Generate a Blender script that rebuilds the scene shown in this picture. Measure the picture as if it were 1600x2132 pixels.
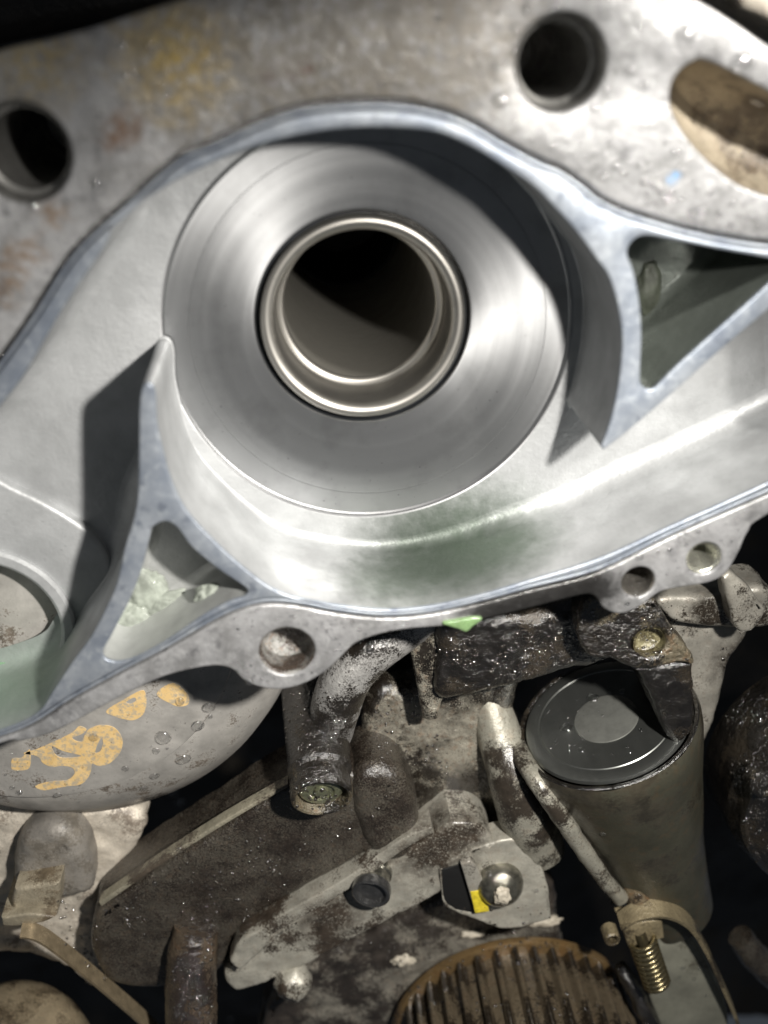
import bpy, bmesh, math, random
from mathutils import Vector, Matrix, geometry, noise
random.seed(7)
sc = bpy.context.scene
for o in list(bpy.data.objects): bpy.data.objects.remove(o)
COL = sc.collection
K = 0.001                                  # geometry is written in millimetres

# ------------------------------------------------------------------ camera
F = 2200.0; VPX, VPY = 600.0, 0.0          # focal length in photo pixels, vanishing point of the bore axis
TH = math.atan((1066-VPY)/F); PS = math.atan((800-VPX)/F*math.cos(TH))
W_ = Vector((math.sin(PS)*math.cos(TH), math.cos(PS)*math.cos(TH), -math.sin(TH)))
R_ = Vector((math.cos(PS), -math.sin(PS), 0)); U_ = R_.cross(W_)
def ray(x, y): return W_ + (x-800)/F*R_ + (1066-y)/F*U_
CAM = Vector((0, 45, 0)) - 300*ray(757, 668)
def P(x, y, Y):
    v = ray(x, y); return CAM + v*((Y-CAM.y)/v.y)
cd = bpy.data.cameras.new('camera'); cam = bpy.data.objects.new('camera', cd); COL.objects.link(cam)
M = Matrix((R_, U_, -W_)).transposed().to_4x4(); M.translation = CAM*K; cam.matrix_world = M
cd.sensor_fit = 'HORIZONTAL'; cd.sensor_width = 36; cd.lens = 36*F/1600
cd.clip_start = 0.005; cd.clip_end = 20
cd.dof.use_dof = True; cd.dof.focus_distance = 0.345; cd.dof.aperture_fstop = 8.5
sc.camera = cam

# ------------------------------------------------------------------ world, lamps, exposure
wd = bpy.data.worlds.new('World'); sc.world = wd; wd.use_nodes = True
bg = wd.node_tree.nodes['Background']; bg.inputs[0].default_value = (0.76, 0.86, 1.0, 1); bg.inputs[1].default_value = 0.052
def spot(name, loc, target, watts, size, blend, radius, color):
    l = bpy.data.lights.new(name, 'SPOT'); l.energy = watts; l.spot_size = math.radians(size); l.spot_blend = blend
    l.shadow_soft_size = radius*K; l.color = color
    o = bpy.data.objects.new(name, l); COL.objects.link(o); o.location = Vector(loc)*K
    o.rotation_euler = (Vector(target)-Vector(loc)).to_track_quat('-Z', 'Y').to_euler(); return o
spot('torch_light', (92, -236, 110), (-52, 40, -190), 11.0, 82, 1.0, 8, (1.0, 0.96, 0.90))
spot('work_light', (150, -115, 135), (92, 0, 60), 2.8, 62, 1.0, 6, (1.0, 0.96, 0.90))
sc.view_settings.view_transform = 'Standard'; sc.view_settings.look = 'None'
sc.view_settings.exposure = 0; sc.view_settings.gamma = 1
sc.render.engine = 'CYCLES'
try:
    sc.cycles.use_denoising = True; sc.cycles.denoiser = 'OPENIMAGEDENOISE'; sc.cycles.denoising_input_passes = 'RGB_ALBEDO_NORMAL'; sc.cycles.denoising_prefilter = 'ACCURATE'
except Exception: pass
sc.cycles.max_bounces = 8; sc.cycles.sample_clamp_indirect = 6

# ------------------------------------------------------------------ materials
def N(nt, t, **kw):
    n = nt.nodes.new(t)
    for k, v in kw.items(): setattr(n, k, v)
    return n
class Mat:
    def __init__(s, name):
        s.m = bpy.data.materials.new(name); s.m.use_nodes = True; s.nt = s.m.node_tree
        s.b = s.nt.nodes['Principled BSDF']
        tc = N(s.nt, 'ShaderNodeTexCoord'); mp = N(s.nt, 'ShaderNodeMapping'); mp.inputs['Scale'].default_value = (1000,)*3
        s.nt.links.new(tc.outputs['Object'], mp.inputs['Vector']); s.co = mp.outputs[0]
    def L(s, a, b): s.nt.links.new(a, b)
    def noise(s, size, detail=6, rough=0.6, dist=0.0, stretch=None, off=0.0):
        co = s.co
        if stretch or off:
            mp = N(s.nt, 'ShaderNodeMapping'); mp.inputs['Scale'].default_value = stretch or (1, 1, 1); mp.inputs['Location'].default_value = (off, off*1.7, off*.6)
            s.L(co, mp.inputs[0]); co = mp.outputs[0]
        n = N(s.nt, 'ShaderNodeTexNoise'); n.inputs['Scale'].default_value = 1/size; n.inputs['Detail'].default_value = detail
        n.inputs['Roughness'].default_value = rough; n.inputs['Distortion'].default_value = dist
        s.L(co, n.inputs['Vector']); return n.outputs[0]
    def vor(s, size, feat='F1'):
        n = N(s.nt, 'ShaderNodeTexVoronoi', feature=feat); n.inputs['Scale'].default_value = 1/size
        s.L(s.co, n.inputs['Vector']); return n.outputs[0]
    def mapr(s, v, a, b, c=0.0, d=1.0):
        n = N(s.nt, 'ShaderNodeMapRange'); n.inputs[1].default_value = a; n.inputs[2].default_value = b
        n.inputs[3].default_value = c; n.inputs[4].default_value = d; s.L(v, n.inputs[0]); return n.outputs[0]
    def math(s, op, a, b=None):
        n = N(s.nt, 'ShaderNodeMath', operation=op)
        for i, x in enumerate((a, b)):
            if x is None: continue
            if isinstance(x, (int, float)): n.inputs[i].default_value = x
            else: s.L(x, n.inputs[i])
        return n.outputs[0]
    def mix(s, f, a, b):
        n = N(s.nt, 'ShaderNodeMix', data_type='RGBA')
        if isinstance(f, (int, float)): n.inputs[0].default_value = f
        else: s.L(f, n.inputs[0])
        for i, x in ((6, a), (7, b)):
            if isinstance(x, tuple): n.inputs[i].default_value = (*x, 1)
            else: s.L(x, n.inputs[i])
        return n.outputs[2]
    def set(s, key, v):
        i = s.b.inputs[key]
        if isinstance(v, (int, float)): i.default_value = v
        elif isinstance(v, tuple): i.default_value = (*v, 1) if len(v) == 3 else v
        else: s.L(v, i)
        return s
    def bump(s, h, strength, dist, prev=None):
        n = N(s.nt, 'ShaderNodeBump'); n.inputs['Strength'].default_value = strength; n.inputs['Distance'].default_value = dist*K
        s.L(h, n.inputs['Height'])
        if prev is not None: s.L(prev, n.inputs['Normal'])
        s.L(n.outputs[0], s.b.inputs['Normal']); s.L(n.outputs[0], s.b.inputs['Coat Normal']); return n.outputs[0]
    def spotmask(s, c, rad, soft=0.35, wob=4.0):
        """a stain or painted shade of its own shape round a point of the object (mm)"""
        n = N(s.nt, 'ShaderNodeVectorMath', operation='DISTANCE'); s.L(s.co, n.inputs[0]); n.inputs[1].default_value = c
        d = s.math('ADD', n.outputs['Value'], s.math('MULTIPLY', s.math('SUBTRACT', s.noise(4, 5), 0.5), wob*2))
        return s.mapr(d, rad*(1+soft), rad*(1-soft))

def m_cast(name, c=(0.43, 0.44, 0.445), rough=0.48, metallic=0.35, grain=0.3, bumps=0.35, stains_and_shade=()):
    m = Mat(name); a = m.noise(14, 5); b = m.noise(1.2, 4)
    col = m.mix(m.mapr(a, .35, .68), tuple(x*.80 for x in c), tuple(min(1, x*1.08) for x in c))
    col = m.mix(m.mapr(m.noise(0.9, 3, off=9), .66, .74), col, tuple(x*.6 for x in c))
    for p_, r_, c_ in stains_and_shade: col = m.mix(m.math('MULTIPLY', m.spotmask(p_, r_, .95, 6), .8), col, c_)
    m.set('Base Color', col).set('Metallic', metallic).set('Roughness', m.mapr(a, .3, .7, rough+.08, rough-.06))
    n1 = m.bump(b, bumps, grain); m.bump(m.noise(6, 3), bumps, 0.8, n1)
    return m.m
def m_rim():
    m = Mat('machined_rim'); a = m.noise(16, 6, .6); b = m.noise(2.6, 7, .7, .6, off=5)
    col = m.mix(m.mapr(a, .38, .62), (0.22, 0.25, 0.30), (0.36, 0.39, 0.43))
    col = m.mix(m.math('MULTIPLY', m.mapr(b, .52, .70), .5), col, (0.52, 0.55, 0.56))
    col = m.mix(m.math('MULTIPLY', m.mapr(m.noise(4, 6, off=20), .58, .70), .75), col, (0.13, 0.15, 0.19))
    m.set('Base Color', col).set('Metallic', .5).set('Roughness', m.mapr(b, .3, .7, .28, .5))
    n1 = m.bump(m.noise(.35, 3, stretch=(1, 1, 5)), .2, .1); m.bump(b, .3, .3, n1); return m.m
def m_flange():
    m = Mat('oxidised_flange'); a = m.noise(11, 7, .65); b = m.noise(3, 6, .7, off=4); c = m.noise(.8, 4, off=8)
    col = m.mix(m.mapr(a, .38, .62), (0.22, 0.22, 0.22), (0.38, 0.38, 0.385))
    col = m.mix(m.math('MULTIPLY', m.mapr(b, .50, .70), .6), col, (0.56, 0.56, 0.56))
    col = m.mix(m.math('MULTIPLY', m.mapr(m.noise(7, 6, off=31), .58, .70), .8), col, (0.12, 0.12, 0.125))
    def st(px, py, r, color, f, col, w=4):
        return m.mix(m.math('MULTIPLY', m.math('MULTIPLY', m.spotmask(P(px, py, 0.6), r, .7, w*1.8), m.mapr(m.noise(2.2, 6, .7, off=px*.1), .38, .56)), f), col, color)
    col = st(372, 120, 9.5, (0.48, 0.33, 0.07), 1.0, col)
    col = st(335, 60, 6, (0.42, 0.34, 0.16), .5, col)
    col = st(60, 105, 9, (0.52, 0.38, 0.12), .55, col)
    col = st(640, 90, 34, (0.17, 0.15, 0.12), .85, col, 9)
    col = st(820, 110, 22, (0.20, 0.18, 0.15), .8, col, 9)
    col = st(960, 40, 12, (0.24, 0.21, 0.17), .6, col, 8)
    col = st(265, 262, 3.2, (0.17, 0.085, 0.035), .75, col, 2)
    col = st(232, 292, 2.6, (0.17, 0.085, 0.035), .75, col, 2)
    for px, py in ((560, 165), (600, 150), (640, 140)): col = st(px, py, 1.6, (0.10, 0.05, 0.03), .8, col, 1.2)
    for px, py in ((30, 560), (60, 520), (12, 610), (110, 450)): col = st(px, py, 3, (0.20, 0.12, 0.055), .7, col, 3)
    col = st(1405, 368, 1.0, (0.10, 0.35, 0.70), .8, col, 1.5)
    for px, py in ((1010, 1280), (1060, 1268), (1110, 1256), (1160, 1244), (1210, 1226), (1245, 1225)): col = m.mix(m.math('MULTIPLY', m.spotmask(P(px, py, .6), 7, .5, 4), .92), col, (0.02, 0.019, 0.018))  # oil and shade on the lower right flange, both put into the colour
    m.set('Base Color', col).set('Metallic', .35).set('Roughness', m.mapr(b, .3, .7, .52, .24)).set('Coat Weight', m.mapr(a, .4, .6, .3, 1.0)).set('Coat Roughness', .13)
    n1 = m.bump(c, .25, .3); n2 = m.bump(b, .35, 1.0, n1)
    m.bump(m.vor(1.5), .12, .5, n2); return m.m
def m_turned(name, c, rough, aniso, ring=0.45, axis='Y', grooves=True):
    m = Mat(name)
    sx = N(m.nt, 'ShaderNodeSeparateXYZ'); m.L(m.co, sx.inputs[0])
    r = m.math('SQRT', m.math('ADD', m.math('POWER', sx.outputs[0], 2), m.math('POWER', sx.outputs[2], 2)))
    cb = N(m.nt, 'ShaderNodeCombineXYZ'); m.L(r, cb.inputs[0])
    def rn(size, det):
        n = N(m.nt, 'ShaderNodeTexNoise'); n.inputs['Scale'].default_value = 1/size; n.inputs['Detail'].default_value = det
        m.L(cb.outputs[0], n.inputs['Vector']); return n.outputs[0]
    f = rn(ring, 4); g = rn(4, 3); p = m.noise(16, 5)
    col = m.mix(m.mapr(g, .35, .65), tuple(x*.96 for x in c), c)
    col = m.mix(m.mapr(p, .5, .75), col, tuple(x*.72 for x in c))
    col = m.mix(m.mapr(m.noise(1.1, 3, off=3), .70, .76), col, (0.12, 0.12, 0.12))
    m.set('Base Color', col).set('Metallic', .9).set('Roughness', m.mapr(m.math('ADD', g, m.math('MULTIPLY', p, .5)), .5, 1.0, rough-.02, rough+.05))
    m.set('Anisotropic', aniso)
    t = N(m.nt, 'ShaderNodeTangent', direction_type='RADIAL', axis=axis); m.L(t.outputs[0], m.b.inputs['Tangent'])
    if grooves: m.bump(f, .13, .05)
    return m.m
def m_grime(name, base, dark, amount, size=2.2, wet=0.4, rust=0.0, bumps=.6, fine=.7, pale=0.0, dirt=(), coatr=.2, clean=(), wts=(.34, .42, .5)):
    """cast metal with oily dirt; amount 0..1 is how much dirt covers"""
    m = Mat(name); a = m.noise(size*5, 6, .6); b = m.noise(size*.35, 6, .75, off=6); big = m.noise(size*11, 4, off=14)
    s_ = m.math('ADD', m.math('MULTIPLY', b, wts[0]), m.math('ADD', m.math('MULTIPLY', a, wts[1]), m.math('MULTIPLY', big, wts[2])))
    t = .5*sum(wts) + (.5-amount)*.26
    mask = m.mapr(s_, t-.03, t+.03, 0, 1)
    for p_, r_ in dirt: mask = m.math('MAXIMUM', mask, m.math('MULTIPLY', m.spotmask(p_, r_, .5, r_*.8), m.mapr(b, .34, .46)))
    for p_, r_ in clean: mask = m.math('MULTIPLY', mask, m.math('SUBTRACT', 1.0, m.spotmask(p_, r_, .5, r_*.7)))
    col = m.mix(m.mapr(a, .3, .7), tuple(x*.65 for x in base), tuple(min(1, x*1.15) for x in base))
    if rust: col = m.mix(m.math('MULTIPLY', m.mapr(m.noise(size*1.5, 5, off=40), .52, .66), rust), col, (0.22, 0.09, 0.025))
    if pale: col = m.mix(m.math('MULTIPLY', m.mapr(m.noise(size*2.6, 6, off=52), .5, .6), pale), col, (0.52, 0.48, 0.40))
    dk = m.mix(m.mapr(m.noise(size*2, 4, off=21), .35, .65), dark, tuple(x*2.0 for x in dark))
    col = m.mix(m.mapr(m.noise(size*.4, 4, .7, off=77), .57, .63, 0, min(1, amount*1.6-.2)), col, tuple(min(.12, x*3) for x in dark))
    m.set('Base Color', m.mix(mask, col, dk))
    m.set('Metallic', m.mapr(mask, 0, 1, .35, 0)).set('Roughness', m.mapr(m.math('ADD', mask, m.math('MULTIPLY', m.noise(size*1.2, 3, off=60), .5)), .1, 1.4, .62-.15*wet, .42-.26*wet))
    m.set('Coat Weight', m.mapr(mask, 0, 1, wet*.4, wet)).set('Coat Roughness', coatr).set('Coat IOR', 1.5+.45*wet)
    n1 = m.bump(m.noise(fine*2.0, 3, .55), bumps, .35+.35*wet); n2 = m.bump(b, bumps, .22, n1); m.bump(a, bumps, 1.0, n2)
    m.set('Specular IOR Level', .5-.25*wet)
    return m.m
def m_plain(name, c, rough=.5, metallic=0.0, size=3, var=.3, bumps=.3, coat=0):
    m = Mat(name); a = m.noise(size, 6, .65)
    m.set('Base Color', m.mix(m.mapr(a, .35, .65), tuple(x*(1-var) for x in c), tuple(min(1, x*(1+var*.5)) for x in c)))
    m.set('Metallic', metallic).set('Roughness', m.mapr(a, .3, .7, rough+.08, max(.04, rough-.08))).set('Coat Weight', coat).set('Coat Roughness', .08)
    m.bump(m.noise(size*.3, 4), bumps, .35); return m.m
def m_water(name, c=(1, 1, 1), rough=0.02):
    m = Mat(name); m.set('Base Color', c).set('Transmission Weight', 1.0).set('IOR', 1.33).set('Roughness', rough)
    m.set('Coat Weight', 1.0).set('Coat IOR', 3.0).set('Coat Roughness', .09)
    t = N(m.nt, 'ShaderNodeBsdfTransparent'); x = N(m.nt, 'ShaderNodeMixShader'); x.inputs[0].default_value = .45
    m.L(m.b.outputs[0], x.inputs[1]); m.L(t.outputs[0], x.inputs[2])
    m.L(x.outputs[0], m.nt.nodes['Material Output'].inputs[0]); return m.m

CAST = m_cast('cast_aluminium', stains_and_shade=((P(860, 1195, 18), 15, (.04, .055, .04)), (P(930, 1178, 18), 15, (.04, .055, .04)), (P(1000, 1155, 18), 13, (.06, .08, .06)), (P(800, 1205, 14), 9, (.08, .10, .08)), (P(860, 1138, 33), 12, (.05, .065, .05)), (P(960, 1122, 30), 12, (.06, .08, .06)), (P(1060, 1120, 24), 11, (.10, .13, .10)), (P(10, 1470, 22), 22, (.17, .24, .18)), (P(90, 1430, 18), 10, (.20, .26, .21))))  # dark trough spots mix coolant tint with painted-in shade; last two are coolant
CASTD = m_cast('cast_aluminium_pocket', (0.50, 0.51, 0.50), .45, .5)
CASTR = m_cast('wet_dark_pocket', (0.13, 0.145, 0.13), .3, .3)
RIM = m_rim(); FLANGE = m_flange()
TURN = m_turned('turned_aluminium', (0.40, 0.405, 0.41), .34, .72, .4)
SLEEVE = m_turned('sleeve_steel', (0.38, 0.365, 0.335), .40, .3, .8, grooves=False)
LINER = m_plain('bore_liner', (0.22, 0.21, 0.185), .45, .5, 14, .1, 0.0)
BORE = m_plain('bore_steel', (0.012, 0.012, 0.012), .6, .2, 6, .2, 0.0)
HOLE = m_plain('hole_bore', (0.30, 0.295, 0.28), .4, .7, 3)
THREAD = m_plain('thread_metal', (0.55, 0.55, 0.48), .3, .85, 2)
RECESS = m_grime('recess_casting', (0.42, 0.36, 0.27), (0.06, 0.045, 0.03), .42, 1.8, .3)
OILY = m_grime('oily_black', (0.06, 0.048, 0.034), (0.006, 0.005, 0.004), .70, 1.8, 1.0, bumps=1.0, fine=1.2, coatr=.2)
BRACK = m_grime('oily_bracket', (0.22, 0.19, 0.13), (0.007, 0.0055, 0.004), .60, 1.6, .95, .3, bumps=1.0, fine=1.0, coatr=.24)
BLOCKM = m_grime('dirty_block', (0.40, 0.37, 0.30), (0.014, 0.010, 0.007), .50, 1.8, .8, .35, bumps=.6)
BARM = m_grime('dark_bar', (0.125, 0.112, 0.09), (0.014, 0.0105, 0.008), .56, 1.6, .7, .1, bumps=.7, coatr=.25, wts=(.62, .25, .25))
PIPEM = m_grime('brown_pipe', (0.15, 0.115, 0.08), (0.016, 0.011, 0.008), .58, 1.8, .95, .25, bumps=.7, coatr=.22)
RAILM = m_grime('guide_rail', (0.50, 0.48, 0.41), (0.03, 0.023, 0.017), .30, 2.2, .5, .1, bumps=.3, dirt=((P(690, 1905, 37), 12), (P(900, 1765, 37), 15), (P(960, 1740, 37), 10)))
CHALK = m_grime('chalky_casting', (0.78, 0.71, 0.60), (0.16, 0.135, 0.11), .28, 2.4, .1, .1, bumps=.6)
TAN = m_grime('tan_canister', (0.40, 0.33, 0.22), (0.035, 0.026, 0.016), .45, 1.4, .5, .1, bumps=.4, wts=(.55, .35, .3))
DARKB = m_grime('dark_background', (0.035, 0.030, 0.023), (0.005, 0.0042, 0.0034), .7, 3.0, .15)
GREY = m_grime('grey_cover', (0.50, 0.48, 0.445), (0.09, 0.075, 0.06), .16, 2.2, .35, bumps=.15)
PLATE = m_grime('grey_plate', (0.40, 0.38, 0.33), (0.018, 0.014, 0.010), .30, 2.0, .6, .1, bumps=.3, dirt=((P(1470, 1270, 44), 6), (P(1540, 1380, 52), 9), (P(1430, 1640, 52), 12)))
POSTM = m_grime('rusty_post', (0.24, 0.19, 0.12), (0.02, 0.014, 0.009), .48, 1.4, .7, .6)
PLUGM = m_turned('plug_disc', (0.27, 0.28, 0.265), .36, .35, .6, axis='Z')
def m_paint():
    m = Mat('worn_yellow_paint'); a = m.noise(2.2, 6, .7); b = m.noise(5, 5, off=9)
    col = m.mix(m.mapr(b, .3, .7), (0.62, 0.42, 0.17), (0.76, 0.55, 0.27))
    col = m.mix(m.math('MULTIPLY', m.mapr(a, .47, .60), .8), col, (0.36, 0.33, 0.27))
    col = m.mix(m.mapr(m.noise(.8, 3, off=33), .66, .70), col, (0.08, 0.06, 0.04))
    m.set('Base Color', col).set('Roughness', .55); m.bump(a, .3, .3); return m.m
YELLOW = m_paint()
YELLOW2 = m_plain('yellow_mark', (0.72, 0.58, 0.04), .5, 0, 1.5, .3, .3)
BRONZE = m_grime('oiled_sprocket', (0.15, 0.12, 0.08), (0.011, 0.0085, 0.006), .52, 3.0, 1.0, .1, bumps=.25, coatr=.16)
BRONZE2 = m_grime('oiled_rim', (0.19, 0.125, 0.055), (0.03, 0.018, 0.009), .46, 4.0, 1.0, .25, bumps=.15, coatr=.14)
SPRING = m_plain('spring_steel', (0.34, 0.29, 0.17), .22, .9, 2, .4)
BOLTM = m_plain('wet_bolt', (0.24, 0.23, 0.19), .18, .8, 2, .5, .5, .6)
SLUDGE = m_plain('coolant_sludge', (0.27, 0.295, 0.255), .6, 0, 5, .4, .1, 0.08)
WHITEB = m_plain('white_deposit', (0.52, 0.47, 0.38), .5, 0, 2, .2, .6)
WATER = m_water('water')
COOL = m_water('coolant', (0.45, 0.72, 0.45))
GREENP = m_plain('green_gasket', (0.17, 0.27, 0.12), .2, 0, 2, .3, .3, .6)

# ------------------------------------------------------------------ mesh helpers
def finish(name, verts, faces, mat, parent=None, sharp=38, loc=None):
    me = bpy.data.meshes.new(name); o0 = Vector(loc) if loc else Vector((0, 0, 0))
    me.from_pydata([tuple((Vector(v)-o0)*K) for v in verts], [], faces); me.validate()
    bm = bmesh.new(); bm.from_mesh(me); bmesh.ops.remove_doubles(bm, verts=bm.verts, dist=8e-6)
    bmesh.ops.recalc_face_normals(bm, faces=bm.faces); bm.to_mesh(me); bm.free()
    for p in me.polygons: p.use_smooth = True
    me.set_sharp_from_angle(angle=math.radians(sharp)); me.materials.append(mat)
    ob = bpy.data.objects.new(name, me); COL.objects.link(ob)
    ob.location = o0*K
    if parent is not None:
        ob.parent = parent
        pl = Vector((0, 0, 0)); q = parent
        while q is not None: pl += q.location; q = q.parent
        ob.location = o0*K - pl
    return ob
def thing(name, label, cat, at=(0, 0, 0), group=None):
    o = bpy.data.objects.new(name, None); COL.objects.link(o); o.location = Vector(at)*K; o.empty_display_size = .01
    return tag(o, label, cat, group)
def tag(o, label, cat, group=None, kind=None):
    o['label'] = label
    if cat: o['category'] = cat
    if group: o['group'] = group
    if kind: o['kind'] = kind
    return o
def cr(pts, n=5, closed=True):
    """smooth polyline; a point with a third value is a sharp corner"""
    L = len(pts); out = []
    g = lambda i: Vector(pts[i % L][:2]) if closed else Vector(pts[max(0, min(L-1, i))][:2])
    c = lambda i: len(pts[i % L]) > 2
    for i in range(L if closed else L-1):
        p1, p2 = g(i), g(i+1); p0 = p1*2-p2 if c(i) else g(i-1); p3 = p2*2-p1 if c(i+1) else g(i+2)
        for k in range(n):
            t = k/n
            out.append(.5*((2*p1)+(p2-p0)*t+(2*p0-5*p1+4*p2-p3)*t*t+(3*p1-p0-3*p2+p3)*t**3))
    if not closed: out.append(g(L-1))
    return out
def area(l): return .5*sum(l[i-1][0]*l[i][1]-l[i][0]*l[i-1][1] for i in range(len(l)))
def offset(l, d):
    out = []
    for i in range(len(l)):
        a, b, c = l[i-1], l[i], l[(i+1) % len(l)]
        e1 = (b-a); e2 = (c-b)
        if e1.length < 1e-9 or e2.length < 1e-9: out.append(b.copy()); continue
        e1.normalize(); e2.normalize(); n1 = Vector((-e1.y, e1.x)); n2 = Vector((-e2.y, e2.x))
        m = (n1+n2)/max(.35, 1+n1.dot(n2)); out.append(b+m*d)
    return out
def loop(px, Y, n=5):
    return [Vector((q.x, q.z)) for q in (P(p.x, p.y, Y) for p in cr(px, n))]
def circle(cx, cz, r, n=48): return [Vector((cx+r*math.cos(2*math.pi*i/n), cz+r*math.sin(2*math.pi*i/n))) for i in range(n)]
def inside(c, l):
    k = False; j = len(l)-1; x, y = c.x, c.y
    for i in range(len(l)):
        a, b = l[i], l[j]
        if (a.y > y) != (b.y > y) and x < (b.x-a.x)*(y-a.y)/(b.y-a.y)+a.x: k = not k
        j = i
    return k
def resample(l, step):
    out = []
    for i in range(len(l)):
        a, b = l[i], l[(i+1) % len(l)]; k = max(1, int((b-a).length/step+.5))
        out += [a.lerp(b, t/k) for t in range(k)]
    return out
def relief(ob, amp, size, seed=0.0):
    """real unevenness of a rough casting: move the vertices along their normals"""
    me = ob.data; o0 = Vector((seed, seed*2, 0)); off = ob.location/K
    ns = [v.normal.copy() for v in me.vertices]
    for v, n in zip(me.vertices, ns):
        p = (v.co/K+off)/size+o0
        h = noise.noise(p)+.55*noise.noise(p*2.3)+.35*noise.noise(p*5.1)+.2*noise.noise(p*10.7)
        v.co += n*h*amp*K
    me.update(); return ob
def prism(name, loops, y0, y1, bev, mat, parent=None, seg=3, grid=0, disp=None, loc=None, ridges=()):
    """loops (outer, holes...) in mm; front at y0 with rounded edges, back at y1"""
    V = []; Fc = []; caps = []
    if disp and not grid: grid = 1.5
    for i, l in enumerate(loops):
        l = [Vector(p) for p in l]; q = []
        for p in l:
            if not q or (p-q[-1]).length > .02: q.append(p)
        l = resample(q, grid) if grid else q
        if (area(l) > 0) != (i == 0): l.reverse()
        nd = max(1, int((y1-y0-bev)/(grid*1.3))) if grid else 1
        rings = [(l, y1+(y0+bev-y1)*k/nd) for k in range(nd)]
        for k in range(seg+1):
            a = k/seg*math.pi/2; rings.append((offset(l, bev*(1-math.cos(a))), y0+bev*(1-math.sin(a))))
        n = len(l); b0 = len(V)
        for rl, y in rings: V += [Vector((p.x, y, p.y)) for p in rl]
        for k in range(len(rings)-1):
            for j in range(n):
                A = b0+k*n+j; B = b0+k*n+(j+1) % n; Fc.append((A, B, B+n, A+n))
        caps.append(rings[-1][0])
    vs = []; es = []
    for l in caps:
        b = len(vs); vs += [Vector(p) for p in l]; es += [(b+j, b+(j+1) % len(l)) for j in range(len(l))]
    if grid:
        x0 = min(v.x for v in vs); x1 = max(v.x for v in vs); z0 = min(v.y for v in vs); z1 = max(v.y for v in vs); z = z0; row = 0
        while z < z1:
            x = x0+(row % 2)*grid*.5
            while x < x1:
                c = Vector((x+random.uniform(-.15, .15)*grid, z+random.uniform(-.15, .15)*grid))
                if sum(inside(c, l) for l in caps) % 2: vs.append(c)
                x += grid
            z += grid*.87; row += 1
    r = geometry.delaunay_2d_cdt(vs, es, [], 0, 1e-5)
    b = len(V); V += [Vector((p.x, y0, p.y)) for p in r[0]]
    for f in r[2]:
        c = sum((r[0][j] for j in f), Vector((0, 0)))/len(f)
        if sum(inside(c, l) for l in caps) % 2: Fc.append(tuple(b+j for j in f))
    ob = finish(name, V, Fc, mat, parent, loc=loc)
    if ridges:
        R3 = [([Vector((q.x, q.z)) for q in (P(a, b_, y0) for a, b_ in pts)], w, h) for pts, w, h in ridges]; off = ob.location/K
        for v in ob.data.vertices:
            c = v.co/K+off; p2 = Vector((c.x, c.z)); f = max(0, min(1, (y1-c.y)/max(1e-6, y1-y0-bev))); dy = 0
            for pts, w, h in R3:
                dm = 1e9
                for a, b_ in zip(pts, pts[1:]):
                    t = max(0, min(1, (p2-a).dot(b_-a)/max(1e-9, (b_-a).length_squared))); dm = min(dm, (a.lerp(b_, t)-p2).length)
                dy += h*math.exp(-(dm/w)**2)
            v.co.y -= dy*f*K
        ob.data.update()
    if disp: relief(ob, disp[0], disp[1], disp[2] if len(disp) > 2 else 0)
    return ob
def basis(axis):
    a = Vector(axis).normalized(); t = Vector((1, 0, 0)) if abs(a.x) < .9 else Vector((0, 0, 1))
    u = (t-a*t.dot(a)).normalized(); return a, u, a.cross(u)
def lathe(name, o, axis, prof, mat, parent=None, n=96, sharp=30, cap0=False, cap1=False, local=True, wob=0):
    a, u, v = basis(axis); o = Vector(o); V = []; Fc = []
    for r, h in prof:
        for j in range(n):
            t = 2*math.pi*j/n; rr = r
            if wob: rr += wob*noise.noise(Vector((math.cos(t)*2, math.sin(t)*2, h*.2)))
            V.append(o+a*h+(u*math.cos(t)+v*math.sin(t))*rr)
    for k in range(len(prof)-1):
        for j in range(n):
            A = k*n+j; B = k*n+(j+1) % n; Fc.append((A, B, B+n, A+n))
    if cap0: Fc.append(tuple(range(n)))
    if cap1: Fc.append(tuple((len(prof)-1)*n+j for j in range(n)))
    return finish(name, V, Fc, mat, parent, sharp, loc=o)
def tube(name, pts, rad, mat, parent=None, n=24, sub=14, caps=True, sharp=50, wob=0.0):
    pts = [Vector(p) for p in pts]; L = len(pts); rad = rad if isinstance(rad, (list, tuple)) else [rad]*L
    C = []; Rr = []
    g = lambda i: pts[max(0, min(L-1, i))]
    for i in range(L-1):
        for k in range(sub):
            t = k/sub; p0, p1, p2, p3 = g(i-1), g(i), g(i+1), g(i+2)
            C.append(.5*((2*p1)+(p2-p0)*t+(2*p0-5*p1+4*p2-p3)*t*t+(3*p1-p0-3*p2+p3)*t**3)); Rr.append(rad[i]*(1-t)+rad[i+1]*t)
    C.append(pts[-1]); Rr.append(rad[-1]); V = []; Fc = []; pu = None
    for i, c in enumerate(C):
        d = (C[min(i+1, len(C)-1)]-C[max(i-1, 0)]).normalized()
        if pu is None: _, pu, _ = basis(d)
        pu = (pu-d*pu.dot(d)).normalized(); pv = d.cross(pu)
        for j in range(n):
            t = 2*math.pi*j/n; q = c+(pu*math.cos(t)+pv*math.sin(t))*Rr[i]
            if wob: q += (q-c).normalized()*wob*(noise.noise(q*.12)+.6*noise.noise(q*.4)+.35*noise.noise(q*.9))
            V.append(q)
    for i in range(len(C)-1):
        for j in range(n):
            A = i*n+j; B = i*n+(j+1) % n; Fc.append((A, B, B+n, A+n))
    if caps: Fc += [tuple(range(n)), tuple((len(C)-1)*n+j for j in range(n))]
    return finish(name, V, Fc, mat, parent, sharp)
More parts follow.
